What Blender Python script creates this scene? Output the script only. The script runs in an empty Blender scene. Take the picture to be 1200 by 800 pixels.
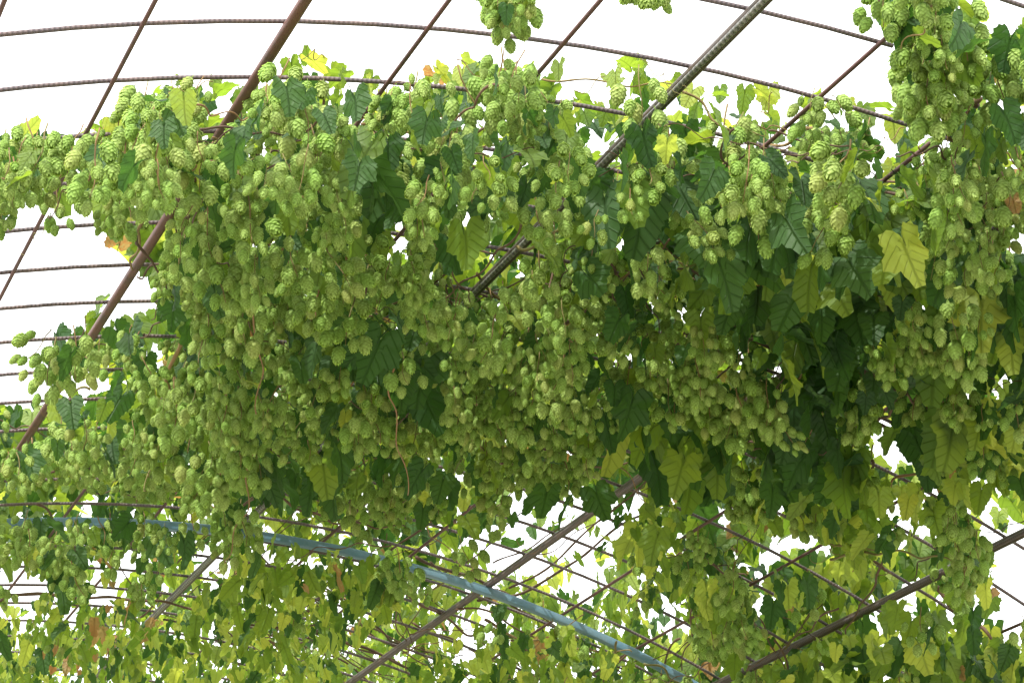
import bpy, math, random
import numpy as np
from mathutils import Vector, Matrix, noise

random.seed(11); rng = np.random.default_rng(11)
scene = bpy.context.scene
COL = scene.collection
PI = math.pi

# ------------------------------------------------------------------ camera and the vault it looks at
LENS_PX = 2895.3          # focal length in pixels of a 1200 px wide frame
PITCH = 0.36802; YAW = 0.37075
CAMH = 1.6
Fv = Vector((0, math.cos(PITCH), math.sin(PITCH))); Rv = Vector((1, 0, 0)); Uv = Rv.cross(Fv)
AX = Vector((-math.sin(YAW), math.cos(YAW), 0))      # along the tunnel
CR = Vector((math.cos(YAW), math.sin(YAW), 0))       # across the tunnel
UP = Vector((0, 0, 1))
RAD = 3.591; W0 = 1.588; H0 = 0.009                  # the vault: radius, offset of its axis, height of its axis
S1 = 3.472; DS = 0.2198                              # first bar, bar spacing
SBEAM = 6.365

def P(s, th, r=RAD):                                  # a point of the vault (th in degrees)
    t = math.radians(th)
    return AX*s + CR*(W0 + r*math.sin(t)) + UP*(H0 + r*math.cos(t))

def hit(px, py, r):                                   # where the line of sight of a photo point meets the vine layer of radius r
    d = Fv*LENS_PX + Rv*(px-600) - Uv*(py-400)
    da, dc, dz = d.dot(AX), d.dot(CR), d.z
    hz = H0-CAMH
    A = dc*dc+dz*dz; B = -(dc*W0+dz*hz); C = W0*W0+hz*hz-r*r
    D = B*B-A*C
    if D < 0: return None
    t = (-B+math.sqrt(D))/A
    return Vector((0, 0, CAMH))+d*t

def proj(p):
    v = p-Vector((0, 0, CAMH)); z = v.dot(Fv)
    return 600+LENS_PX*v.dot(Rv)/z, 400-LENS_PX*v.dot(Uv)/z, z

cam_d = bpy.data.cameras.new("camera"); cam = bpy.data.objects.new("camera", cam_d); COL.objects.link(cam)
cam_d.sensor_width = 36; cam_d.lens = LENS_PX/1200*36; cam_d.clip_start = 0.05; cam_d.clip_end = 2000
cam.location = (0, 0, CAMH); cam.rotation_euler = (PI/2+PITCH, 0, 0)
scene.camera = cam

# ------------------------------------------------------------------ materials
def newmat(name):
    m = bpy.data.materials.new(name); m.use_nodes = True; m.node_tree.nodes.clear(); return m, m.node_tree

class N:
    def __init__(s, nt): s.nt = nt
    def __call__(s, typ, ins=None, **kw):
        n = s.nt.nodes.new(typ)
        for k, v in kw.items(): setattr(n, k, v)
        for k, v in (ins or {}).items():
            if isinstance(v, bpy.types.NodeSocket): s.nt.links.new(v, n.inputs[k])
            else: n.inputs[k].default_value = v
        return n
    def math(s, op, a, b=0.0, c=None):
        i = {0: a, 1: b}
        if c is not None: i[2] = c
        return s('ShaderNodeMath', i, operation=op).outputs[0]
    def mix(s, f, a, b, bt='MIX'):
        n = s('ShaderNodeMix', data_type='RGBA', blend_type=bt)
        for k, v in ((0, f), (6, a), (7, b)):
            if isinstance(v, bpy.types.NodeSocket): s.nt.links.new(v, n.inputs[k])
            else: n.inputs[k].default_value = (tuple(v)+(1,) if k > 0 and len(v) == 3 else v)
        return n.outputs[2]
    def out(s, sh): s('ShaderNodeOutputMaterial', {0: sh})

def rnd(n):
    a = n('ShaderNodeAttribute', attribute_name='tint').outputs['Fac']
    o = n('ShaderNodeObjectInfo').outputs['Random']
    return n.math('FRACT', n.math('ADD', a, o))

def leaf_material(name, dark, light, back, trans, dry=0.0):
    m, nt = newmat(name); n = N(nt)
    r = rnd(n)
    uv = n('ShaderNodeUVMap').outputs[0]
    sp = n('ShaderNodeSeparateXYZ', {0: uv})
    u = n.math('ABSOLUTE', n.math('SUBTRACT', sp.outputs[0], 0.5)); v = sp.outputs[1]
    # midrib and side veins
    mid = n.math('SUBTRACT', 1.0, n.math('MULTIPLY', u, 55.0)); mid = n.math('MAXIMUM', mid, 0.0)
    k = n.math('SUBTRACT', v, n.math('MULTIPLY', u, 1.05))
    w = n.math('ABSOLUTE', n.math('SUBTRACT', n.math('FRACT', n.math('MULTIPLY', k, 8.5)), 0.5))
    side = n.math('MAXIMUM', n.math('SUBTRACT', 1.0, n.math('MULTIPLY', w, 9.0)), 0.0)
    vein = n.math('MAXIMUM', mid, n.math('MULTIPLY', side, 0.6))
    tc = n('ShaderNodeTexCoord').outputs['Object']
    no = n('ShaderNodeTexNoise', {'Vector': tc, 'Scale': 3.5, 'Detail': 2.0}).outputs[0]
    base = n.mix(n.math('MULTIPLY', r, 0.9), dark, light)
    base = n.mix(n.math('MULTIPLY', n.math('SUBTRACT', no, 0.35), 1.1), base, light)
    if dry:
        spot = n('ShaderNodeTexNoise', {'Vector': tc, 'Scale': 9.0, 'Detail': 5.0}).outputs[0]
        spot = n('ShaderNodeMapRange', {0: spot, 1: 0.45, 2: 0.6}).outputs[0]
        base = n.mix(n.math('MULTIPLY', spot, dry), base, (0.40, 0.17, 0.06))
    base = n.mix(n.math('MULTIPLY', vein, 0.45), base, (light[0]*1.6, light[1]*1.5, light[2]*1.6))
    bf = n('ShaderNodeNewGeometry').outputs['Backfacing']
    col = n.mix(bf, base, n.mix(0.6, base, back))
    hgt = n.math('ADD', n.math('MULTIPLY', vein, -1.0), n.math('MULTIPLY', no, 1.2))
    bump = n('ShaderNodeBump', {'Height': hgt, 'Strength': 0.9, 'Distance': 0.006}).outputs[0]
    pr = n('ShaderNodeBsdfPrincipled', {'Base Color': col, 'Roughness': n.math('ADD', 0.42, n.math('MULTIPLY', no, 0.25)), 'Normal': bump})
    pr.inputs['Specular IOR Level'].default_value = 0.35
    tcol = n.mix(n.math('MULTIPLY', vein, 0.75), n.mix(r, trans, (trans[0]*1.35, trans[1]*1.1, trans[2])), (trans[0]*.5, trans[1]*.5, trans[2]*.4))
    if dry: tcol = n.mix(n.math('MULTIPLY', spot, dry), tcol, (0.5, 0.19, 0.05))
    tr = n('ShaderNodeBsdfTranslucent', {0: tcol})
    mx = n('ShaderNodeMixShader', {0: 0.48, 1: pr.outputs[0], 2: tr.outputs[0]})
    n.out(mx.outputs[0]); return m

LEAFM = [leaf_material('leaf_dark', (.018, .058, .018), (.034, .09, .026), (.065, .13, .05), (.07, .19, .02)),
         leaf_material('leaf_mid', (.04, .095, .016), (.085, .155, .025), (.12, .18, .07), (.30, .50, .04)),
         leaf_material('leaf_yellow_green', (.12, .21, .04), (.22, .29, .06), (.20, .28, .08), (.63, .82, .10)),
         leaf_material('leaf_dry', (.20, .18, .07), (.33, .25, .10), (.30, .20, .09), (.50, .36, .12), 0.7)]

def cone_material():
    m, nt = newmat('hop_cone'); n = N(nt)
    r = rnd(n)
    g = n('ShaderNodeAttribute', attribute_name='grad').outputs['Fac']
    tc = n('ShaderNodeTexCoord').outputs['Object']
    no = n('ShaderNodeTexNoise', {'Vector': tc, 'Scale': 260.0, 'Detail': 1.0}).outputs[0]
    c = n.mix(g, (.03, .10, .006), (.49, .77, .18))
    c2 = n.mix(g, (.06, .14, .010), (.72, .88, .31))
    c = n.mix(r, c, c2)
    c = n.mix(n('ShaderNodeMapRange', {0: r, 1: .9, 2: 1.0, 3: 0.0, 4: .4}).outputs[0], c, (.54, .48, .17))
    c = n.mix(n.math('MULTIPLY', no, 0.35), c, (.26, .38, .08))
    pr = n('ShaderNodeBsdfPrincipled', {'Base Color': c, 'Roughness': 0.6})
    pr.inputs['Specular IOR Level'].default_value = 0.25
    tr = n('ShaderNodeBsdfTranslucent', {0: n.mix(0.5, c, (.58, .80, .07))})
    n.out(n('ShaderNodeMixShader', {0: 0.45, 1: pr.outputs[0], 2: tr.outputs[0]}).outputs[0]); return m
CONEM = cone_material()

def bark_material(name, a, b):
    m, nt = newmat(name); n = N(nt)
    tc = n('ShaderNodeTexCoord').outputs['Object']
    no = n('ShaderNodeTexNoise', {'Vector': tc, 'Scale': 60.0, 'Detail': 5.0}).outputs[0]
    r = n('ShaderNodeObjectInfo').outputs['Random']
    c = n.mix(n.math('MULTIPLY', n.math('ADD', no, r), 0.55), a, b)
    bump = n('ShaderNodeBump', {'Height': no, 'Strength': 0.6, 'Distance': 0.002}).outputs[0]
    n.out(n('ShaderNodeBsdfPrincipled', {'Base Color': c, 'Roughness': 0.75, 'Normal': bump}).outputs[0]); return m
STEMM = bark_material('bine_bark', (.05, .028, .02), (.16, .095, .055))
SHOOTM = bark_material('green_shoot', (.13, .16, .04), (.26, .12, .06))

def metal_material(name, a, b, ribs=0.0, rough=0.6, metal=0.2, thr=(.45, .65)):
    m, nt = newmat(name); n = N(nt)
    tc = n('ShaderNodeTexCoord').outputs['Object']
    uv = n('ShaderNodeSeparateXYZ', {0: n('ShaderNodeUVMap').outputs[0]})
    no = n('ShaderNodeTexNoise', {'Vector': tc, 'Scale': 14.0, 'Detail': 7.0, 'Roughness': .65}).outputs[0]
    fi = n('ShaderNodeTexNoise', {'Vector': tc, 'Scale': 240.0, 'Detail': 3.0}).outputs[0]
    f = n('ShaderNodeMapRange', {0: no, 1: thr[0], 2: thr[1]}).outputs[0]
    c = n.mix(f, a, b); c = n.mix(n.math('MULTIPLY', fi, .5), c, tuple(x*.45 for x in a))
    hgt = fi
    if ribs:
        ph = n.math('MULTIPLY', n.math('ADD', uv.outputs[1], n.math('MULTIPLY', uv.outputs[0], 0.006)), 2*PI/ribs)
        rb = n.math('SINE', ph)
        hgt = n.math('ADD', n.math('MULTIPLY', rb, 1.0), n.math('MULTIPLY', fi, .3))
        c = n.mix(n('ShaderNodeMapRange', {0: rb, 1: -.2, 2: 1.0, 3: 0.0, 4: .28 if ribs > .01 else .13}).outputs[0], c, tuple(min(1, x*2.2) for x in b))
    bump = n('ShaderNodeBump', {'Height': hgt, 'Strength': 0.7, 'Distance': 0.0015 if ribs > .01 else .0007}).outputs[0]
    n.out(n('ShaderNodeBsdfPrincipled', {'Base Color': c, 'Roughness': rough, 'Metallic': metal, 'Normal': bump}).outputs[0]); return m
REBAR = metal_material('ribbed_bar_steel', (.115, .095, .105), (.17, .12, .11), ribs=0.0085)
RUSTY = metal_material('rusty_rod_steel', (.155, .075, .07), (.10, .065, .065), ribs=0.0)
PIPER = metal_material('red_primed_pipe', (.165, .075, .06), (.11, .065, .055), rough=.5, thr=(.5, .62))
PIPEG = metal_material('brown_grey_pipe', (.095, .065, .05), (.06, .05, .045), rough=.45)
STRIP = metal_material('bright_twisted_bar', (.17, .17, .16), (.26, .25, .23), ribs=0.016, rough=.4, metal=.5)
BEAMM = metal_material('blue_grey_paint', (.13, .26, .36), (.20, .29, .35), rough=.5, metal=0.0, thr=(.4, .7))

def ground_material(name, a, b, sc):
    m, nt = newmat(name); n = N(nt)
    tc = n('ShaderNodeTexCoord').outputs['Object']
    no = n('ShaderNodeTexNoise', {'Vector': tc, 'Scale': sc, 'Detail': 8.0, 'Roughness': .7}).outputs[0]
    vo = n('ShaderNodeTexVoronoi', {'Vector': tc, 'Scale': sc*20}).outputs[0]
    c = n.mix(no, a, b); c = n.mix(n.math('MULTIPLY', vo, .5), c, tuple(x*.5 for x in a))
    bump = n('ShaderNodeBump', {'Height': vo, 'Strength': 0.6, 'Distance': 0.01}).outputs[0]
    n.out(n('ShaderNodeBsdfPrincipled', {'Base Color': c, 'Roughness': .9, 'Normal': bump}).outputs[0]); return m

# ------------------------------------------------------------------ mesh helpers
def link(o, parent=None):
    COL.objects.link(o)
    if parent is not None: o.parent = parent
    return o

def mesh_np(name, V, F, mats, uv=None, attrs=None, mi=None, smooth=True):
    """V (n,3), F (m,k) all faces with the same number of corners (triangles repeated are not used)"""
    me = bpy.data.meshes.new(name)
    nF, k = F.shape
    me.vertices.add(len(V)); me.vertices.foreach_set('co', V.astype(np.float32).ravel())
    me.loops.add(nF*k); me.loops.foreach_set('vertex_index', F.astype(np.int32).ravel())
    me.polygons.add(nF); me.polygons.foreach_set('loop_start', np.arange(0, nF*k, k, dtype=np.int32))
    if smooth: me.polygons.foreach_set('use_smooth', np.ones(nF, dtype=bool))
    for m in mats: me.materials.append(m)
    if mi is not None: me.polygons.foreach_set('material_index', mi.astype(np.int32))
    me.update(calc_edges=True)
    if uv is not None:
        l = me.uv_layers.new(name='UVMap'); l.data.foreach_set('uv', uv[F.ravel()].astype(np.float32).ravel())
    for an, av in (attrs or {}).items():
        a = me.attributes.new(an, 'FLOAT', 'POINT'); a.data.foreach_set('value', av.astype(np.float32))
    return me

def tube(path, rad, sides=8, cap=True):
    """returns V, F(quads), UV  (v runs in metres along the tube)"""
    n = len(path); V = []; UVs = []
    tan = []
    for i in range(n):
        a = path[max(0, i-1)]; b = path[min(n-1, i+1)]; tan.append((b-a).normalized())
    ref = UP if abs(tan[0].dot(UP)) < .9 else Vector((1, 0, 0))
    nx = tan[0].cross(ref).normalized(); L = 0
    for i in range(n):
        if i: L += (path[i]-path[i-1]).length
        nx = (nx-tan[i]*nx.dot(tan[i])).normalized(); ny = tan[i].cross(nx)
        r = rad[i] if hasattr(rad, '__len__') else rad
        for j in range(sides):
            a = 2*PI*j/sides; V.append(path[i]+nx*(r*math.cos(a))+ny*(r*math.sin(a))); UVs.append((j/sides, L))
    F = []
    for i in range(n-1):
        for j in range(sides):
            k = (j+1) % sides; F.append((i*sides+j, i*sides+k, (i+1)*sides+k, (i+1)*sides+j))
    if cap:
        for base, inv in ((0, True), ((n-1)*sides, False)):
            for j in range(1, sides-1, 2):
                q = [base, base+j, base+j+1, base+(j+2) % sides]
                if q[3] == q[0]: continue
                F.append(tuple(reversed(q)) if inv else tuple(q))
    return np.array([tuple(v) for v in V]), np.array(F), np.array(UVs)

def tube_obj(name, path, rad, m, parent, sides=8, origin=None, label=None):
    V, F, U = tube(path, rad, sides)
    o0 = np.array(tuple(origin if origin is not None else path[0]))
    me = mesh_np(name, V-o0, F, [m], U)
    o = bpy.data.objects.new(name, me); link(o, parent)
    pl = parent.matrix_world.translation if parent else Vector((0, 0, 0))
    o.location = Vector(o0)-Vector(parent.location if parent else (0, 0, 0))
    if label: o['label'] = label
    return o

def empty(name, loc, label, cat, group=None):
    o = bpy.data.objects.new(name, None); link(o); o.location = loc; o.empty_display_size = .1
    o['label'] = label; o['category'] = cat
    if group: o['group'] = group
    return o

# ------------------------------------------------------------------ ground
def sheet(name, pts, z, m, kind='structure'):
    V = np.array([(p[0], p[1], z) for p in pts], float)
    me = mesh_np(name, V, np.array([[0, 1, 2, 3]]), [m], smooth=False)
    o = bpy.data.objects.new(name, me); link(o); o['kind'] = kind; return o
sheet('ground', [(-400, -400), (400, -400), (400, 400), (-400, 400)], 0, ground_material('sandy_ground', (.33, .31, .22), (.24, .24, .15), 3.0))
c0 = CR*W0
sheet('path', [(c0+AX*a+CR*b)[:2] for a, b in ((-12, -1.9), (-12, 1.9), (30, 1.9), (30, -1.9))], 0.004, ground_material('gravel_path', (.46, .43, .36), (.36, .33, .28), 5.0))

# ------------------------------------------------------------------ trellis
TR = empty('arched_trellis', CR*W0, 'long semicircular tunnel trellis of rusty bars and pipes carrying the hop vines', 'trellis')
def arc_path(s, t0, t1, r, step=2.0):
    n = max(2, int(abs(t1-t0)/step)); return [P(s, t0+(t1-t0)*i/n, r) for i in range(n+1)]
for k in range(-17, 36):
    s = S1+DS*(k-1)
    end = {0: 5.93, 1: 10.45, 2: 7.75}.get(k, 88.5 if k > 2 else 10.6)
    off = 0.004*math.sin(k*2.3)
    tube_obj('arch_bar', arc_path(s+off, -88.5, end, RAD), 0.0041, REBAR, TR, 8)
PIPES = {-3: PIPEG, 0: PIPER, 3: PIPEG, 6: PIPEG, 9: PIPEG}
for k in range(-18, 20):
    th = -10.2+3.915*k
    if abs(th) > 84: continue
    s0 = -2.2
    if k in (5,): s0 = 3.33
    if k > 6 or k in (7, 8): s0 = 3.6
    if k == 9: s0 = 3.3
    if k % 3 == 0:
        m = PIPER if k == 0 else PIPEG
        tube_obj('lengthwise_pipe', [P(s0+(11.2-s0)*i/12, th, RAD-.0165) for i in range(13)], 0.0098 if k == 0 else 0.0112, m, TR, 12)
        if k in (3, 6, 9, -6, 12):
            # ribbed bar tied along the pipe
            tube_obj('tied_bar', [P(s0+(11.1-s0)*i/12, th-.17, RAD-.030) for i in range(13)], 0.0052, STRIP if k == 3 else REBAR, TR, 8)
    else:
        tube_obj('lengthwise_rod', [P(s0+(11.2-s0)*i/8+0, th+random.uniform(-.04, .04), RAD-.0083) for i in range(9)], 0.0042, RUSTY, TR, 8)
# square arch beams
def square_arch(s, r, w):
    V = []; F = []; U = []; n = 60; L = 0
    for i in range(n+1):
        t = -89.5+179*i/n
        for (ds, dr) in ((-w, -w), (w, -w), (w, w), (-w, w)):
            V.append(P(s+ds, t, r+dr)); U.append((ds, L))
        L += math.radians(179/n)*r
    for i in range(n):
        for j in range(4):
            k = (j+1) % 4; F.append((i*4+j, i*4+k, i*4+4+k, i*4+4+j))
    F.append((3, 2, 1, 0)); F.append((n*4, n*4+1, n*4+2, n*4+3))
    o0 = np.array(tuple(TR.location))
    me = mesh_np('arch_beam', np.array([tuple(v) for v in V])-o0, np.array(F), [BEAMM], np.array(U), smooth=False)
    o = bpy.data.objects.new('arch_beam', me); link(o, TR)
    bv = o.modifiers.new('bevel', 'BEVEL'); bv.width = .004; bv.segments = 2
for s in (SBEAM, SBEAM-6.0, 11.2): square_arch(s, RAD-.043, 0.0118)
# ------------------------------------------------------------------ leaf templates
def leaf_template(kind, seed, hi=True):
    """unit leaf: petiole joint at the origin, blade along -Z (hanging), face towards -Y, length about 1"""
    r = random.Random(seed); ns = 40 if hi else 22; nr = 3 if hi else 2
    V = [(0, 0, 0)]; U = [(0.5, 0.08)]
    bend = r.uniform(.15, .5); fold = r.uniform(.08, .35); wav = r.uniform(.02, .06); ph = r.uniform(0, 6)
    asym = r.uniform(-.06, .06)
    for j in range(1, nr+1):
        q = j/nr
        for i in range(ns):
            a = -PI+2*PI*i/ns+1e-4                # 0 = tip direction
            aa = abs(a)
            if kind == 'hop':                     # heart shaped base, pointed tip, shallow side lobes
                R = .60*math.exp(-(aa/.42)**2)*.75+.42+.20*math.exp(-((aa-1.05)/.36)**2)+.12*math.exp(-((aa-2.25)/.45)**2)
                R *= 1-.75*math.exp(-((PI-aa)/.22)**2)
                R *= .86
            elif kind == 'heart':                 # unlobed, toothed
                R = .52*math.exp(-(aa/.5)**2)*.8+.45+.06*math.exp(-((aa-2.2)/.5)**2)
                R *= 1-.7*math.exp(-((PI-aa)/.2)**2)
                R *= .9
            else:                                 # slender ovate
                R = .62*math.exp(-(aa/.5)**2)+.30*(1-.3*math.exp(-((PI-aa)/.3)**2))
            if j == nr: R *= 1+(.055 if i % 2 else -.045)+r.uniform(-.02, .02)
            x = R*q*math.sin(a)*(1+asym); z = -R*q*math.cos(a)
            y = -fold*abs(x)*.9+bend*(z*z)*.55*(1 if z < 0 else -.3)+wav*math.sin(ph+5*a)*q*q+.05*math.sin(9*z+ph)*abs(x)
            V.append((x, y, z)); U.append((.5+x*.55, .1+(-z+.3)*.62))
    T = []
    F3 = []
    for i in range(ns):
        k = (i+1) % ns; F3.append((0, 1+k, 1+i))
        for j in range(nr-1):
            a = 1+j*ns+i; b = 1+j*ns+k; c = a+ns; d = b+ns
            F3.append((a, b, d)); F3.append((a, d, c))
    # petiole, a thin three-sided stalk up and back
    base = len(V); n = 4; pr = .012
    for i in range(n):
        t = i/(n-1); cx = .03*math.sin(3*t+ph); cy = .22*t*t; cz = .36*t
        for j in range(3):
            a = 2*PI*j/3; V.append((cx+pr*math.cos(a), cy+pr*math.sin(a), cz)); U.append((.5, .1))
    for i in range(n-1):
        for j in range(3):
            k = (j+1) % 3; a = base+i*3
            F3.append((a+j, a+k, a+3+k)); F3.append((a+j, a+3+k, a+3+j))
    return np.array(V, float), np.array(F3), np.array(U, float)
TH = {k: [leaf_template(k, 10+i, True) for i in range(4)] for k in ('hop', 'heart', 'slim')}
TL = {k: [leaf_template(k, 30+i, False) for i in range(4)] for k in ('hop', 'heart', 'slim')}
LEAFMESH = {}
for kk in TH:
    for i, (V, F, U) in enumerate(TH[kk]):
        for c in range(4):
            LEAFMESH[(kk, i, c)] = mesh_np('hop_leaf', V, F, [LEAFM[c]], U, {'tint': np.full(len(V), random.random())})

def leaf_rot(tipdown, rr):
    """orientation of a leaf: blade hangs along -Z, face normal -Y turned any way round, tilted outwards"""
    az = rr.uniform(0, 2*PI); tilt = abs(rr.gauss(0, tipdown)); roll = rr.gauss(0, .35)
    return Matrix.Rotation(az, 3, 'Z') @ Matrix.Rotation(-tilt, 3, 'X') @ Matrix.Rotation(roll, 3, 'Y')

# ------------------------------------------------------------------ hop cones
def cone_template(seed):
    """a hop cone hanging from the origin along -Z, length 1"""
    r = random.Random(seed); V = []; F = []; G = []
    def prof(t): return .265*math.sin(PI*min(1, max(0, .06+.90*t**.86)))**.72
    # inner body
    nb, ns = 7, 8; b0 = 0
    for i in range(nb+1):
        t = i/nb
        for j in range(ns):
            a = 2*PI*j/ns; R = prof(t)*.80 if 0 < i < nb else .02
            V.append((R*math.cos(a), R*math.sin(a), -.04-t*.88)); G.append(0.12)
    for i in range(nb):
        for j in range(ns):
            k = (j+1) % ns; F.append((i*ns+j, (i+1)*ns+j, (i+1)*ns+k, i*ns+k))
    rings = 10
    for q in range(rings):
        t0 = .0+q*.086
        nbk = 7 if 0 < q < 8 else 5
        for j in range(nbk):
            a0 = 2*PI*(j+.5*(q % 2))/nbk+r.uniform(-.12, .12)
            ln = .25+r.uniform(-.02, .03); hw = (1.0 if q < 8 else .8)*2*PI/nbk*.58
            base = len(V); rows = 4; fl = r.uniform(.035, .085)
            for i in range(rows):
                u = i/(rows-1); t = min(1.06, t0+u*ln)
                wd = hw*(.75, 1.0, .78, .10)[i]
                R = prof(min(t, .97))+.012+fl*(u**2)*1.2
                if t > .97: R *= max(.35, 1-(t-.97)*6)
                for m in (-1, 0, 1):
                    a = a0+m*wd; Rr = R*(1.0 if m == 0 else .93)
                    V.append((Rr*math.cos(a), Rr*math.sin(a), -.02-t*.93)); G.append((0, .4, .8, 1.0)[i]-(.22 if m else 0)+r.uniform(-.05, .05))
            for i in range(rows-1):
                for m in range(2):
                    a = base+i*3+m; F.append((a, a+3, a+4, a+1))
    # short stalk
    base = len(V)
    for z in (-.03, .16):
        for j in range(4):
            a = PI/2*j; V.append((.022*math.cos(a), .022*math.sin(a), z)); G.append(.4)
    for j in range(4):
        k = (j+1) % 4; F.append((base+j, base+k, base+4+k, base+4+j))
    return np.array(V, float), np.array(F), np.array(G, float)
CT = [cone_template(i) for i in range(5)]
CONEMESH = [mesh_np('hop_cone', V, F, [CONEM], None, {'grad': G, 'tint': np.full(len(V), random.random())}, smooth=True) for V, F, G in CT]

def bunch_layout(seed, n):
    """cones of one bunch: (position, rotation matrix, length, width factor, template)"""
    r = random.Random(seed); out = []
    L = .019*n**.75
    for i in range(n):
        t = (i+.5)/n; a = i*2.4+r.uniform(-.4, .4)
        rad = (.012+.022*math.sin(PI*min(.95, t*.9+.12)))*(.8+.5*r.random())
        ln = r.uniform(.029, .047)
        out.append((Vector((rad*math.cos(a), rad*math.sin(a), -L*t)),
                    Matrix.Rotation(a, 3, 'Z') @ Matrix.Rotation(r.uniform(-.42, -.02), 3, 'Y') @ Matrix.Rotation(r.uniform(0, 6), 3, 'Z'), ln, r.uniform(.88, 1.15), r.randrange(5)))
    return out, L
def stalk_np(L, r):
    p = [Vector((.004*math.sin(i*1.3+r), .004*math.cos(i*1.1), .015-(L+.015)*i/5)) for i in range(6)]
    return tube(p, [.0016, .0015, .0014, .0013, .001, .0006], 4)
BUNCH = []
for i in range(12):
    n = (5, 6, 7, 8, 9, 10, 11, 12, 3, 4, 14, 8)[i]
    lay, L = bunch_layout(100+i, n)
    Vs = []; Fs = []; Gs = []; Ts = []; MI = []; o = 0
    for (p, R, ln, wf, k) in lay:
        V, F, G = CT[k]; M = np.array(R)
        X = (V*np.array([ln*wf, ln*wf, ln])) @ M.T+np.array(tuple(p))
        Vs.append(X); Fs.append(F+o); Gs.append(G); Ts.append(np.full(len(V), random.random())); MI.append(np.zeros(len(F))); o += len(V)
    sV, sF, sU = stalk_np(L, i)
    stalk_me = mesh_np('cone_bunch', sV, sF, [SHOOTM])
    Vs.append(sV); Fs.append(sF+o); Gs.append(np.zeros(len(sV))); Ts.append(np.zeros(len(sV))); MI.append(np.ones(len(sF)))
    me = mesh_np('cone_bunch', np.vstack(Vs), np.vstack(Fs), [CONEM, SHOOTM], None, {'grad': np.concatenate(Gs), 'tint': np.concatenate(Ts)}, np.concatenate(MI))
    BUNCH.append((me, stalk_me, lay, L, n))

# ------------------------------------------------------------------ where the vines grow: an outline and a density for each stretch of the vault
GRID = ["....................CCee",
        ".......eeeeeeeee....CCCC",
        "..eccCcCCCcCCeeeeeeeeCcc",
        "ccCCCcCCCcCCccccCCeeeccc",
        "CeCCcCCCLccccccCCCccccCC",
        "eeCCCCcCLccCCcLLccCcLLce",
        "..eCCCCcCCcCCCccLLLLLLcc",
        "..eCCCCCCCCCCCCCcLLLLcCL",
        "eeCCcCCCLcCCCCcCCcLLccCL",
        "eecCCCCCCLCCCCCCCCCLcLCc",
        "CCCCCCCcCCcCCcLLLcLLmLLm",
        "CCCCCCLLCCccccLLLcLLmmmm",
        "ccccmcmmccccssmmcmsmmsCs",
        "mcmcmmmmmcmsssmmccmmmcCs",
        "mmmmmmmmmmmmmmmsmcmmsmss",
        "mmmmmmmmmmmmmmmmccmmmsmm"]
DEN = {'.': (0, 0, 0), 'C': (3.9, 1.4, 1.7), 'c': (2.4, 2.0, 1.7), 'e': (2.3, 1.2, .6), 'L': (.12, 2.6, 1.8), 'm': (.7, 5.6, 3.2), 's': (.5, 2.8, 1.4)}
MAIN = [(150, 470), (186, 440), (165, 385), (185, 350), (150, 335), (125, 295), (108, 255), (122, 205), (120, 150), (165, 118), (215, 97), (262, 112), (330, 102), (345, 78), (372, 66), (412, 74), (430, 98), (438, 130),
        (470, 112), (520, 88), (560, 80), (600, 72), (630, 86), (645, 118), (700, 128), (735, 138), (742, 85), (765, 85), (780, 108), (820, 108), (880, 122), (960, 128), (1010, 146), (1050, 160), (1075, 152), (1095, 165), (1120, 125),
        (1330, 130), (1330, 900), (-130, 900), (-130, 482), (0, 482), (60, 474)]
CLIPS = [MAIN,
         [(1018, -60), (1026, 20), (1052, 66), (1045, 95), (1060, 112), (1068, 145), (1095, 150), (1110, 120), (1330, 140), (1330, 40), (1195, 38), (1172, 60), (1146, 72), (1138, 20), (1136, -60)],
         [(-130, 170), (0, 168), (60, 163), (128, 154), (138, 215), (85, 232), (74, 262), (70, 285), (48, 278), (45, 232), (30, 235), (28, 276), (-20, 275), (-130, 270)],
         [(86, 385), (98, 363), (150, 373), (180, 385), (190, 475), (125, 472), (112, 430), (92, 465), (48, 466), (36, 435), (45, 410), (84, 395)],
         [(566, -70), (568, 26), (590, 44), (606, 28), (624, 34), (634, 8), (634, -70)],
         [(742, -70), (744, 0), (760, 4), (766, 14), (779, 14), (782, -70)]]
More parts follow.
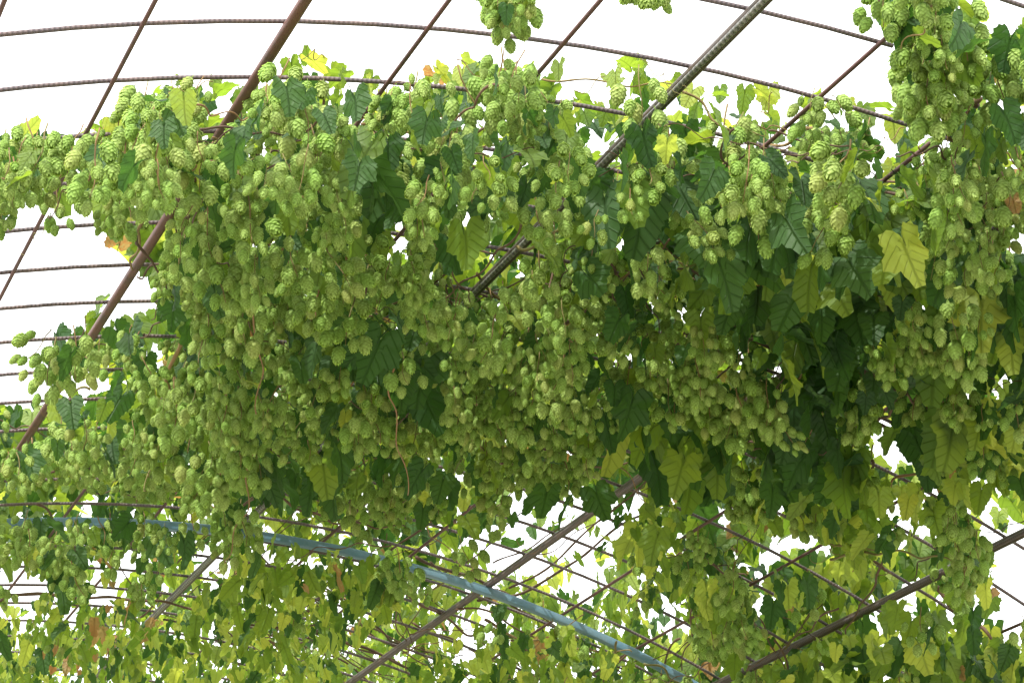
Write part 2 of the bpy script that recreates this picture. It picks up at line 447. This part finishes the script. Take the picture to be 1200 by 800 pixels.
HOLES = [([(588, 600), (610, 575), (650, 590), (700, 600), (742, 578), (762, 590), (722, 622), (708, 660), (690, 700), (640, 692), (610, 662), (588, 640)], .86),
         ([(1165, 645), (1200, 636), (1330, 640), (1330, 700), (1200, 708), (1178, 690)], 1.0),
         ([(1060, 695), (1120, 688), (1160, 722), (1330, 724), (1330, 772), (1200, 765), (1150, 762), (1090, 730), (1034, 762), (1030, 722)], .92),
         ([(893, 650), (955, 636), (982, 655), (942, 672), (900, 672)], .9), ([(1030, 606), (1074, 596), (1088, 642), (1042, 644)], .9),
         ([(1130, 583), (1188, 573), (1192, 612), (1140, 622)], .85), ([(4, 668), (44, 670), (52, 702), (8, 712)], .95), ([(108, 678), (150, 680), (142, 702), (110, 702)], .95),
         ([(150, 650), (172, 650), (168, 680), (150, 678)], .95), ([(238, 656), (262, 656), (258, 690), (238, 684)], .95), ([(536, 716), (564, 716), (562, 764), (538, 758)], .9),
         ([(778, 722), (812, 722), (808, 752), (782, 748)], .9), ([(526, 568), (560, 566), (562, 594), (530, 596)], .9), ([(1034, 500), (1056, 496), (1062, 560), (1036, 556)], .95), ([(1066, 540), (1086, 538), (1086, 556), (1066, 556)], .9),
         ([(455, 282), (482, 278), (486, 306), (458, 308)], .95), ([(532, 264), (558, 262), (560, 290), (536, 292)], .9), ([(800, 378), (824, 378), (824, 392), (802, 392)], .9), ([(760, 365), (782, 362), (780, 386), (762, 384)], .85), ([(1186, 286), (1215, 286), (1215, 318), (1186, 316)], .95),
         ([(640, 250), (652, 250), (652, 262), (640, 262)], .9), ([(838, 600), (862, 598), (860, 622), (840, 620)], .9), ([(180, 424), (196, 424), (196, 434), (182, 434)], .9), ([(1150, 470), (1190, 466), (1186, 486), (1152, 486)], .6),
         ([(560, 640), (590, 640), (600, 668), (566, 662)], .8), ([(300, 648), (322, 648), (320, 662), (300, 660)], .8), ([(400, 640), (420, 642), (418, 660), (402, 656)], .7), ([(0, 716), (40, 720), (60, 740), (0, 744)], .75),
         ([(70, 700), (104, 704), (100, 728), (72, 724)], .7), ([(930, 560), (950, 556), (952, 574), (932, 576)], .7)]
CLEAR = [((181, 0), (72, 205), 16), ((52, 235), (0, 339), 16), ((353, 0), (258, 150), 21), ((186, 262), (135, 345), 20), ((135, 345), (92, 408), 22), ((60, 455), (12, 522), 20), ((516, 0), (434, 116), 16), ((692, 0), (632, 76), 16), ((577, 132), (560, 155), 14),
         ((885, 0), (695, 192), 22), ((604, 288), (552, 342), 20), ((1068, 0), (890, 160), 16), ((1145, 115), (1036, 198), 16), ((735, 565), (612, 652), 20), ((600, 662), (430, 790), 18), ((1200, 621), (1168, 636), 18), ((1072, 681), (975, 730), 18), ((940, 746), (890, 772), 14),
         ((492, 648), (582, 678), 22), ((582, 678), (714, 732), 22), ((714, 732), (825, 790), 20), ((15, 594), (115, 594), 16), ((150, 597), (240, 602), 14), ((310, 611), (400, 626), 13), ((430, 634), (492, 648), 12), ((300, 90), (400, 95), 10), ((400, 95), (548, 105), 13), ((650, 120), (820, 153), 13), ((0, 165), (132, 155), 12),
         ((901, 177), (969, 196), 12), ((430, 160), (461, 161), 10), ((250, 655), (185, 712), 14), ((725, 670), (626, 732), 12), ((945, 643), (881, 675), 11), ((825, 617), (1009, 700), 11), ((1000, 535), (1060, 560), 10)]
def inside(poly, x, y):
    c = False; j = len(poly)-1
    for i in range(len(poly)):
        xi, yi = poly[i]; xj, yj = poly[j]
        if (yi > y) != (yj > y) and x < (xj-xi)*(y-yi)/(yj-yi)+xi: c = not c
        j = i
    return c
def segd(x, y, a, b):
    dx, dy = b[0]-a[0], b[1]-a[1]; t = max(0, min(1, ((x-a[0])*dx+(y-a[1])*dy)/(dx*dx+dy*dy)))
    return math.hypot(x-a[0]-t*dx, y-a[1]-t*dy)
def okpx(x, y, m):
    for poly in CLIPS:
        if inside(poly, x, y) and all(inside(poly, x+a, y+b) for a, b in ((m, 0), (-m, 0), (0, m), (0, -m))): break
    else: return False
    for h, pr in HOLES:
        if (inside(h, x, y) or any(inside(h, x+a, y+b) for a, b in ((m, 0), (-m, 0), (0, m), (0, -m)))) and random.random() < (pr*.86 if y > 500 and pr < .93 else pr): return False
    return True
def clear(x, y, extra=0):
    return any(segd(x, y, a, b) < w+extra for a, b, w in CLEAR)
DRY = [(545, 278, 30), (1085, 185, 40), (1060, 190, 25), (880, 380, 25), (655, 558, 35), (880, 650, 35), (100, 775, 50), (815, 400, 35), (865, 115, 35), (1150, 240, 40), (1030, 500, 30), (1120, 560, 40), (700, 380, 25), (690, 250, 25), (1190, 270, 30), (460, 180, 25), (160, 690, 60), (1000, 545, 30)]

# ------------------------------------------------------------------ the vines
HG = 'hop vines grown over the arched trellis'
VN = [  # name, centre in the photo, label
 ('hop_vine', (1100, 60), 'hop vine hanging in the top right corner with large pale cones against the white sky'),
 ('hop_vine', (600, -20), 'short hop shoot dangling from the top edge over white sky, left of the ribbed pipe'),
 ('hop_vine', (762, -30), 'tiny tip of hop cones peeking in at the top edge beside the long ribbed pipe'),
 ('hop_vine', (40, 215), 'thin strand of hops at the left edge crossed by a slanted reddish rod'),
 ('hop_vine', (85, 425), 'small clump of hops wrapped round the red brown pipe, sky on its left side'),
 ('hop_vine', (215, 180), 'hop vine bunched below the place where the reddish pipe goes into the leaves'),
 ('hop_vine', (380, 160), 'hop vine rising into a leafy hump above the ribbed cross bar, left of centre'),
 ('hop_vine', (560, 150), 'hop vine with pale cones at the upper middle edge of the green mass'),
 ('hop_vine', (760, 190), 'hop vine clinging where the ribbed grey pipe sinks into the green mass'),
 ('hop_vine', (940, 200), 'hop vine with long bright cones and looping runners at the upper right edge'),
 ('hop_vine', (1130, 230), 'hop vine with some dry orange leaves under the top right corner clump'),
 ('hop_vine', (240, 320), 'dense hop vine of small cones next to the open sky, left of centre'),
 ('hop_vine', (430, 330), 'hop vine with dark leaves beside a small gap of sky near the middle'),
 ('hop_vine', (620, 340), 'hop vine heavy with cones around the short bare stretch of pipe in the middle'),
 ('hop_vine', (800, 340), 'hop vine of cones and dark leaves just right of the middle of the canopy'),
 ('hop_vine', (950, 370), 'shaded hop vine of broad dark leaves almost without cones, right of middle'),
 ('hop_vine', (1130, 420), 'hop vine with bunches of cones and dark leaves against the right edge'),
 ('hop_vine', (120, 530), 'hop vine of packed cones above the left end of the blue grey beam'),
 ('hop_vine', (300, 500), 'hop vine with hanging strings of single cones above the blue grey beam'),
 ('hop_vine', (470, 500), 'hop vine with a long leafy shoot hanging down in front, below the middle'),
 ('hop_vine', (650, 500), 'hop vine of many cones just above the bright sky gap in the lower middle'),
 ('hop_vine', (830, 500), 'hop vine with broad translucent leaves right of the lower middle sky gap'),
 ('hop_vine', (1010, 540), 'hop vine with leaves hanging low beside narrow slits of sky at the right'),
 ('hop_vine', (470, 640), 'hop vine whose cones hang down over the middle of the blue grey beam'),
 ('hop_vine', (860, 680), 'backlit hop vine right of the lower end of the blue grey beam'),
 ('hop_vine', (1130, 660), 'hop vine bunched on the far right pipe with white sky around it'),
 ('hop_vine', (1000, 780), 'hop vine at the bottom edge right under the far right pipe'),
 ('climbing_vine', (90, 700), 'small leaved climber with sky gaps below the beam in the bottom left corner'),
 ('climbing_vine', (300, 730), 'small leaved yellowing climber behind the slanted brown pipe at the bottom left'),
 ('climbing_vine', (540, 760), 'small leaved climber tangled with bars at the bottom centre under the beam'),
 ('climbing_vine', (740, 800), 'small leaved climber at the bottom edge below the right end of the beam'),
]
vines = []
for nm, c, lab in VN:
    r0 = hit(c[0], c[1], RAD)
    vines.append(dict(name=nm, c=c, root=empty(nm, r0, lab, 'hop vine' if nm == 'hop_vine' else 'climber', HG if nm == 'hop_vine' else 'climbers on the far end of the trellis'), leaves=[], bunches=[], w=1.0))
def vine_of(x, y, hop=False):
    best = None; bd = 1e9
    x += random.gauss(0, 14); y += random.gauss(0, 12)
    for v in vines:
        d = math.hypot((x-v['c'][0])*.8, y-v['c'][1])
        if v['name'] == 'climbing_vine': d = d+ (60 if y < 640 else 0)+(1e6 if hop else 0)
        if v is vines[1] or v is vines[2]: d += 60 if y > 50 else 0
        if v is vines[0]: d += 40 if y > 135 else 0
        if d < bd: best, bd = v, d
    return best

rr = random.Random(5)
def add_leaf(x, y, r, size, cls, kind, v=None, tilt=.55):
    p = hit(x, y, r)
    if p is None: return
    p = p + UP*size*.45
    (v or vine_of(x, y))['leaves'].append((p, leaf_rot(tilt, rr), size, cls, kind, rr.randrange(4)))
def add_bunch(x, y, r, b, sc, v=None):
    L = BUNCH[b][3]
    p = hit(x, y, r)
    if p is None: return
    p = p+UP*(L*sc*.5+.015*sc)
    (v or vine_of(x, y, True))['bunches'].append((p, rr.uniform(0, 2*PI), b, sc))

NX0, NX1, NY0, NY1 = -2, 26, -1, 18
for gy in range(NY0, NY1):
    for gx in range(NX0, NX1):
        ch = GRID[min(15, max(0, gy))][min(23, max(0, gx))]
        if (gy < 0 and 10 <= gx <= 15): ch = 'C'
        if gy == 0 and gx in (11, 12, 14, 15): ch = 'C'
        cd, ld, bd = DEN[ch]
        pc = hit(gx*50+25, gy*50+25, RAD)
        dist = (pc-Vector((0, 0, CAMH))).length
        fs = (dist/5.0)**2
        low = ch in 'ms'
        if gy in (9, 10, 11) and gx < 9: bd *= 1.7; ld *= 1.3
        # cone bunches
        if low and gx < 13 and gy > 12: cd *= .4
        if gx < 10 and gy > 12: bd *= 1.6
        n = cd*2.7*fs**.8
        n = int(n)+(rr.random() < n-int(n))
        for _ in range(n):
            x = gx*50+rr.uniform(0, 50); y = gy*50+rr.uniform(0, 50)
            if not okpx(x, y, (11 if y < 200 else 15) if dist < 5.5 else 10): continue
            if clear(x, y, 8): continue
            if ((x-945)/125)**2+((y-352)/88)**2 < 1 and rr.random() < .92: continue
            if ((x-790)/90)**2+((y-545)/40)**2 < 1 and rr.random() < .7: continue
            if noise.noise(Vector((x/48, y/40, 0)))+.25 < rr.uniform(-.25, .35): continue
            dep = rr.choice((.02, .06, .12, .2, .28)) + rr.uniform(0, .05)
            if y < 200: dep *= .6
            b = rr.choice((0, 1, 2, 3, 4, 5, 6, 7, 11)) if not low else rr.choice((0, 1, 2, 8, 9))
            add_bunch(x, y, RAD-dep, b, rr.choice((.5, .58, .64, .71, .78, .9)))
        # leaves among and under the cones
        n = ld*5.0*fs**.75
        n = int(n)+(rr.random() < n-int(n))
        for _ in range(n):
            x = gx*50+rr.uniform(0, 50); y = gy*50+rr.uniform(0, 50)
            if not okpx(x, y, 13): continue
            if low and noise.noise(Vector((x/38, y/26, 4)))+.58 < rr.uniform(-.1, .3): continue
            dep = rr.uniform(-.05, .30)
            if clear(x, y, 15 if y > 560 else 10): dep = rr.uniform(-.22, -.06)
            kind = 'hop' if (y < 640 or x > 800 or rr.random() < .3) else rr.choice(('slim', 'heart', 'heart'))
            q = rr.random()
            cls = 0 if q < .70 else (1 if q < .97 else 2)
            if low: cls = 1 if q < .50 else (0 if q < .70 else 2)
            if any(math.hypot(x-a, y-b) < c for a, b, c in DRY) and rr.random() < .16: cls = 3
            elif low and rr.random() < .008: cls = 3
            if kind == 'hop' and rr.random() < .6: kind = 'heart'
            size = rr.uniform(.040, .076) if ch != 'L' else rr.uniform(.075, .125)
            if low: size = rr.uniform(.026, .050) if x < 800 else rr.uniform(.045, .085)
            if y < 175 and x < 1060: size *= .72
            if cls == 3: size *= .65
            if y < 60 and x < 1000: size = rr.uniform(.02, .035)
            if kind == 'slim': size = rr.uniform(.05, .08)
            add_leaf(x, y, RAD-dep, size, cls, kind)
        # leaves on top of the bars, in the sun
        n = bd*5.0*fs**.5
        n = int(n)+(rr.random() < n-int(n))
        for _ in range(n):
            x = gx*50+rr.uniform(0, 50); y = gy*50+rr.uniform(0, 50)
            if not okpx(x, y, 9): continue
            if low and noise.noise(Vector((x/38, y/26, 4)))+.58 < rr.uniform(-.1, .35): continue
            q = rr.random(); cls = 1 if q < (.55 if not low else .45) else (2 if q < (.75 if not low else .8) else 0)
            if rr.random() < .03: cls = 3
            kind = 'hop' if y < 640 or x > 800 else rr.choice(('slim', 'heart'))
            add_leaf(x, y, RAD+rr.uniform(.02, .25), rr.uniform(.03, .06) if y < 220 else (rr.uniform(.026, .050) if low else rr.uniform(.06, .10)), cls, kind, tilt=.9)
# pale leaves standing up along the top edge of the green
EDGE = [(130, 145), (165, 125), (200, 105), (225, 98), (262, 102), (300, 108), (350, 88), (372, 76), (400, 84), (425, 100), (450, 125), (480, 112), (500, 98), (525, 92), (560, 80), (585, 84), (612, 84), (640, 110), (680, 128), (720, 134), (745, 88), (712, 92), (752, 76), (770, 104), (800, 112), (850, 108), (880, 118), (905, 112), (945, 118), (985, 118), (1010, 130), (1045, 134), (1060, 148), (1150, 30), (1180, 48), (1190, 52), (30, 168), (60, 166), (95, 160), (730, 142), (690, 130), (640, 122)]
for (x, y) in EDGE:
    for _ in range(2):
        add_leaf(x+rr.uniform(-12, 12), y+rr.uniform(2, 16), RAD+rr.uniform(-.02, .08), rr.uniform(.03, .055), rr.choice((1, 1, 2)), rr.choice(('hop', 'heart')), tilt=1.0)
# large leaves and bunches one can pick out
for (x, y, s, c) in [(443, 432, .125, 0), (470, 470, .10, 0), (468, 560, .10, 0), (492, 575, .10, 0), (450, 560, .09, 0), (1062, 318, .115, 2), (1095, 290, .12, 1), (740, 655, .125, 2), (770, 650, .10, 1), (725, 395, .08, 0), (690, 345, .09, 0), (845, 345, .13, 0), (880, 300, .12, 0), (960, 330, .13, 0), (925, 290, .12, 0),
                     (1000, 340, .12, 0), (925, 460, .10, 1), (1110, 350, .10, 0), (1140, 410, .10, 0), (545, 300, .10, 1), (680, 215, .085, 0), (530, 235, .09, 0), (420, 215, .10, 0), (500, 160, .09, 0), (415, 135, .09, 0), (335, 125, .09, 0), (275, 195, .09, 0), (155, 215, .09, 0), (760, 530, .15, 0), (740, 500, .12, 0), (990, 590, .13, 1), (640, 600, .10, 0),
                     (700, 600, .10, 0), (665, 610, .09, 0), (940, 565, .12, 0), (185, 655, .10, 0), (215, 655, .10, 0), (150, 415, .08, 0), (80, 435, .07, 0), (840, 160, .08, 1), (835, 225, .08, 0), (300, 305, .07, 0), (250, 360, .08, 0), (1095, 620, .09, 1), (980, 600, .11, 1), (1130, 760, .09, 1), (1080, 780, .11, 2), (860, 560, .13, 0), (800, 570, .12, 1), (655, 88, .05, 1)]:
    add_leaf(x, y, RAD-rr.uniform(.30, .38), s*(.66 if y < 300 and x < 800 else .88), c, 'hop' if s > .085 else 'heart', tilt=.25)
for (x, y, b, sc) in [(600, 18, 3, 1.0), (580, -8, 4, 1.0), (615, 0, 2, 1.0), (770, -4, 9, 1.0), (1042, 12, 5, 1.0), (1075, 45, 7, 1.1), (1120, 40, 10, 1.05), (1100, 80, 7, 1.1), (1070, 88, 5, 1.05), (1130, 95, 5, 1.1), (1090, 118, 4, 1.0), (1165, 98, 7, 1.05), (1082, 145 - 15, 1, 1.0), (868, 182, 3, 1.25), (852, 170, 2, 1.2), (894, 262, 1, 1.2), (998, 228, 1, 1.2), (995, 205, 9, 1.2),
                      (750, 120, 2, 1.15), (610, 105, 3, 1.15), (590, 120, 4, 1.15), (540, 128, 6, 1.1), (425, 490, 3, 1.1), (650, 480, 8, 1.1), (608, 505, 8, 1.1), (1180, 235, 9, 1.0), (985, 280, 5, 1.0), (60, 440, 6, .95), (85, 425, 5, .95), (55, 425, 4, .9), (232, 570, 4, 1.0), (465, 720 - 45, 4, 1.0), (540, 660, 3, 1.0), (1080, 745, 3, 1.0), (835, 762, 8, 1.0)]:
    add_bunch(x, y, RAD-(.28 if y > 200 else .10), b, sc*(.88 if y < 150 else .95))

for (x, y) in [(8, 186), (32, 198), (55, 186), (80, 196), (106, 186), (18, 216), (56, 222), (6, 246), (60, 250), (92, 212), (118, 204), (-12, 205), (30, 178), (95, 180)]:
    add_bunch(x+rr.uniform(-5, 5), y+rr.uniform(-5, 5), RAD-rr.uniform(.02, .08), rr.choice((1, 2, 3, 4)), rr.uniform(.7, .95))
# ---- build each vine
def build_vine(v):
    root = v['root']; base = Vector(root.location)
    camp = Vector((0, 0, CAMH))
    def show(p, r):                                       # nearest and in front first
        x, y, z = proj(p)
        vis = 0 if (-20 < x < 1220 and -20 < y < 820) else 5
        return vis+z*.25+(p-(P((p).dot(AX), 0, 0))).length*1.5
    bs = sorted(v['bunches'], key=lambda b: show(b[0], 0))
    for i, (p, az, b, sc) in enumerate(bs):
        me, sme, lay, L, n = BUNCH[b]
        if i >= 100: break
        if i < 12 and v['name'] == 'hop_vine':            # the nearest bunches: every cone a piece of its own
            o = bpy.data.objects.new('cone_bunch', sme); link(o, root)
            for (q, R, ln, wf, k) in lay:
                c = bpy.data.objects.new('hop_cone', CONEMESH[k]); link(c, o)
                c.matrix_local = Matrix.LocRotScale(q, R.to_quaternion(), Vector((ln*wf, ln*wf, ln)))
        else:
            o = bpy.data.objects.new('cone_bunch', me); link(o, root)
        o.location = p-base; o.rotation_euler = (rr.gauss(0, .2), rr.gauss(0, .2), az); o.scale = (sc,)*3
    rest = bs[100:]
    if rest:
        Vs, Fs, Gs, Ts = [], [], [], []; o = 0
        for (p, az, b, sc) in rest:
            ca, sa = math.cos(az), math.sin(az); Rz = np.array([[ca, -sa, 0], [sa, ca, 0], [0, 0, 1]])
            for (q, R, ln, wf, k) in BUNCH[b][2]:
                V, F, G = CT[k]
                X = ((V*np.array([ln*wf, ln*wf, ln])) @ np.array(R).T+np.array(tuple(q)))*sc
                Vs.append(X @ Rz.T+np.array(tuple(p-base))); Fs.append(F+o); Gs.append(G); Ts.append(np.full(len(V), rr.random())); o += len(V)
        me = mesh_np('cone_bunches', np.vstack(Vs), np.vstack(Fs), [CONEM], None, {'grad': np.concatenate(Gs), 'tint': np.concatenate(Ts)})
        ob = bpy.data.objects.new('cone_bunches', me); link(ob, root); ob['kind'] = 'stuff'
    ls = sorted(v['leaves'], key=lambda l: show(l[0], 0)-l[2]*6)
    for (p, R, s, c, k, i) in ls[:100]:
        o = bpy.data.objects.new('dry_leaf' if c == 3 else 'vine_leaf', LEAFMESH[(k, i, c)]); link(o, root)
        o.matrix_local = Matrix.LocRotScale(p-base, R.to_quaternion(), Vector((s,)*3))
        if c == 3: o['label'] = 'dry orange brown leaf'
    rest = ls[100:]
    if rest:
        Vs, Fs, Us, Ts, Ms = [], [], [], [], []; o = 0
        for (p, R, s, c, k, i) in rest:
            V, F, U = TL[k][i]
            Vs.append((V*s) @ np.array(R).T+np.array(tuple(p-base))); Fs.append(F+o); Us.append(U); Ts.append(np.full(len(V), rr.random())); Ms.append(np.full(len(F), c)); o += len(V)
        me = mesh_np('foliage', np.vstack(Vs), np.vstack(Fs), LEAFM, np.vstack(Us), {'tint': np.concatenate(Ts)}, np.concatenate(Ms))
        ob = bpy.data.objects.new('foliage', me); link(ob, root); ob['kind'] = 'stuff'
for v in vines: build_vine(v)

# ---- bines and runners
def runner(v, pts, r0, r1, rad, m, wob=.012, name='vine_stem', taper=.5):
    """a stem through photo points, at distances r0..r1 under the vault"""
    n = len(pts); path = []
    P3 = []
    for i, (x, y) in enumerate(pts):
        p = hit(x, y, RAD-(r0+(r1-r0)*i/(n-1)))
        P3.append(p)
    sub = 7; f1, f2, f3 = rr.uniform(0, 6), rr.uniform(0, 6), rr.uniform(0, 6)
    for i in range(n-1):
        a = P3[max(0, i-1)]; b = P3[i]; c = P3[i+1]; d = P3[min(n-1, i+2)]
        for j in range(sub):
            t = j/sub
            q = .5*((2*b)+(c-a)*t+(2*a-5*b+4*c-d)*t*t+(3*b-a-3*c+d)*t**3)
            u = i*sub+j
            path.append(q+Vector((math.sin(u*.55+f1), math.sin(u*.43+f2), math.sin(u*.61+f3)))*wob*.45)
    path.append(P3[-1])
    k = len(path)
    rads = [rad*(1-(1-taper)*i/k)*(1+.12*math.sin(i*1.7)) for i in range(k)]
    return tube_obj(name, path, rads, m, v['root'], 6)
for v in vines:
    cx, cy = v['c']
    if cy < 0: 
        runner(v, [(cx-10, -120), (cx, -60), (cx+5, -20)], 0, .02, .003, STEMM); continue
    for q in range(13 if v['name'] == 'hop_vine' else 12):
        a = rr.choice((rr.uniform(-.3, .5), rr.uniform(2.0, 2.7), rr.uniform(0, PI)))
        ln = rr.uniform(90, 190); pts = []
        x = cx+rr.uniform(-90, 90); y = cy+rr.uniform(-50, 60)
        x -= math.cos(a)*ln/2; y -= math.sin(a)*ln/2
        for i in range(6):
            if not okpx(x, y, 4): break
            pts.append((x, y)); a += rr.gauss(0, .22); x += math.cos(a)*ln/5; y += math.sin(a)*ln/5
        if len(pts) > 2:
            d = rr.uniform(-.02, .16)
            runner(v, pts, d, d+rr.uniform(-.05, .06), rr.choice((.0014, .0019, .0025, .0035)), rr.choice((STEMM, STEMM, SHOOTM)))
V = vines
runner(V[9], [(905, 222), (955, 230), (1010, 233), (1045, 222), (1075, 200), (1110, 184), (1150, 180)], .03, .03, .003, STEMM)
runner(V[10], [(1145, 114), (1115, 135), (1108, 150), (1118, 165), (1140, 168), (1190, 160)], .0, .02, .006, STEMM)
runner(V[9], [(800, 105), (830, 130), (855, 158), (868, 200), (872, 235), (885, 258)], .0, .20, .0025, SHOOTM)
runner(V[8], [(632, 94), (690, 95), (745, 99), (800, 103)], -.02, .0, .002, SHOOTM)
runner(V[4], [(108, 452), (88, 460), (75, 480), (62, 496)], -.02, .0, .0035, SHOOTM)
runner(V[11], [(212, 400), (200, 430), (196, 460), (205, 485), (218, 492)], .2, .3, .0045, SHOOTM)
runner(V[18], [(292, 345), (303, 400), (305, 450), (300, 485)], .2, .35, .002, SHOOTM)
runner(V[18], [(298, 515), (290, 560), (288, 600), (272, 632), (264, 660)], .25, .42, .002, SHOOTM)
runner(V[18], [(190, 530), (172, 552), (172, 575)], .25, .36, .002, SHOOTM)
runner(V[19], [(462, 420), (458, 450), (462, 490), (470, 530), (478, 580)], .28, .42, .002, SHOOTM)
runner(V[12], [(425, 315), (430, 350), (432, 385), (440, 402)], .2, .3, .002, STEMM)
runner(V[13], [(655, 295), (645, 315), (648, 345)], .2, .3, .003, STEMM)
runner(V[12], [(498, 282), (530, 288), (560, 294), (580, 296)], .0, .05, .004, STEMM)
runner(V[15], [(800, 390), (850, 395), (905, 405), (950, 420), (1000, 438), (1060, 452)], .02, .1, .005, STEMM)
runner(V[15], [(960, 405), (1000, 425), (1040, 445), (1062, 462)], .03, .12, .006, STEMM)
runner(V[22], [(1022, 492), (1050, 508), (1082, 518)], .0, .05, .0045, STEMM)
runner(V[24], [(930, 620), (975, 630), (1010, 655), (1040, 668)], .0, .05, .006, STEMM)
runner(V[25], [(1095, 690), (1130, 722), (1160, 745), (1190, 778)], .0, .08, .007, STEMM)
runner(V[27], [(0, 694), (60, 698), (110, 700), (160, 702), (200, 708), (265, 716)], .03, .05, .006, STEMM)
for i in range(34):                                     # a lattice of old bines in the bottom left and centre
    x0 = rr.uniform(200, 620); y0 = rr.uniform(640, 740); L = rr.uniform(120, 260); sl = rr.choice((.35, .45, .55, .75, -.8, -.6))
    runner(V[28 if x0 < 420 else 29], [(x0+L*t/4, y0+L*sl*t/4+rr.gauss(0, 7)) for t in range(5)], rr.uniform(-.12, .04), rr.uniform(-.12, .04), rr.choice((.0018, .0025, .0035, .005)), STEMM)
# single cones strung on the hanging shoots
def dangle(v, spots, dep):
    for (x, y) in spots:
        p = hit(x, y, RAD-dep); k = rr.randrange(5); ln = rr.uniform(.034, .042)
        c = bpy.data.objects.new('hop_cone', CONEMESH[k]); link(c, v['root'])
        c.matrix_local = Matrix.LocRotScale(p-Vector(v['root'].location), Matrix.Rotation(rr.uniform(0, 6), 3, 'Z').to_quaternion(), Vector((ln, ln, ln)))
dangle(V[18], [(280, 596), (298, 597), (276, 542), (297, 553), (262, 656), (275, 652)], .38)
dangle(V[18], [(222, 560), (236, 560), (224, 548), (242, 575), (236, 588), (212, 545)], .36)
dangle(V[20], [(635, 470), (652, 470), (600, 500), (612, 508), (618, 540)], .36)
dangle(V[19], [(404, 500), (416, 488), (428, 492)], .36)
dangle(V[24], [(826, 757), (848, 757), (1055, 618)], .2)
def tendril(v, x, y, dep):
    p0 = hit(x, y, RAD-dep); n = 26; p = []
    a0 = rr.uniform(0, 6); ln = rr.uniform(.06, .14)
    for i in range(n):
        t = i/(n-1); c = .004+.012*t
        p.append(p0+Vector((math.cos(a0)*ln*t+c*math.cos(14*t+a0)*t, math.sin(a0)*ln*t, -.05*t+c*math.sin(14*t))))
    tube_obj('tendril', p, [.0011-.0006*i/n for i in range(n)], SHOOTM, v['root'], 4)
for (x, y) in [(140, 140), (250, 96), (470, 95), (535, 70), (708, 90), (750, 70), (905, 108), (975, 112), (1060, 150), (60, 250), (100, 370), (500, 270), (850, 690), (1090, 745), (600, 630), (690, 610), (1150, 720), (1000, 640), (330, 655), (500, 590), (40, 470), (1180, 60), (380, 68), (180, 460)]:
    tendril(vine_of(x, y), x, y, .03)
for (x, y) in [(296, 540), (288, 580)]: add_leaf(x, y, RAD-.36, .04, 1, 'heart', V[18])

# ------------------------------------------------------------------ daylight
SUN_EL, SUN_AZ = math.radians(47), math.radians(-148)      # azimuth from +Y towards +X
sd = Vector((math.sin(SUN_AZ)*math.cos(SUN_EL), math.cos(SUN_AZ)*math.cos(SUN_EL), math.sin(SUN_EL)))
sun_d = bpy.data.lights.new('sun', 'SUN'); sun_d.energy = 5.0; sun_d.angle = math.radians(.5); sun_d.color = (1, .96, .88)
sun = bpy.data.objects.new('sun', sun_d); link(sun); sun.rotation_euler = sd.to_track_quat('Z', 'Y').to_euler(); sun.location = (0, 0, 20)
w = bpy.data.worlds.new("World"); scene.world = w; w.use_nodes = True; nt = w.node_tree; nt.nodes.clear(); n = N(nt)
sky = n('ShaderNodeTexSky', sky_type='NISHITA', sun_disc=False, sun_elevation=SUN_EL, sun_rotation=SUN_AZ, air_density=1.0, dust_density=3.0)
b1 = n('ShaderNodeBackground', {0: sky.outputs[0], 1: 0.12})
b2 = n('ShaderNodeBackground', {0: (1.0, .975, .92, 1), 1: 2.3})     # bright high haze
n('ShaderNodeOutputWorld', {0: n('ShaderNodeAddShader', {0: b1.outputs[0], 1: b2.outputs[0]}).outputs[0]})

scene.view_settings.view_transform = 'Standard'; scene.view_settings.look = 'None'; scene.view_settings.exposure = 0; scene.view_settings.gamma = 1
scene.render.engine = 'CYCLES'
scene.cycles.max_bounces = 4; scene.cycles.diffuse_bounces = 3; scene.cycles.transmission_bounces = 4; scene.cycles.glossy_bounces = 2
print('bunches', [len(v['bunches']) for v in vines]); print('leaves', [len(v['leaves']) for v in vines], sum(len(v['leaves']) for v in vines), 'objects', len(bpy.data.objects))
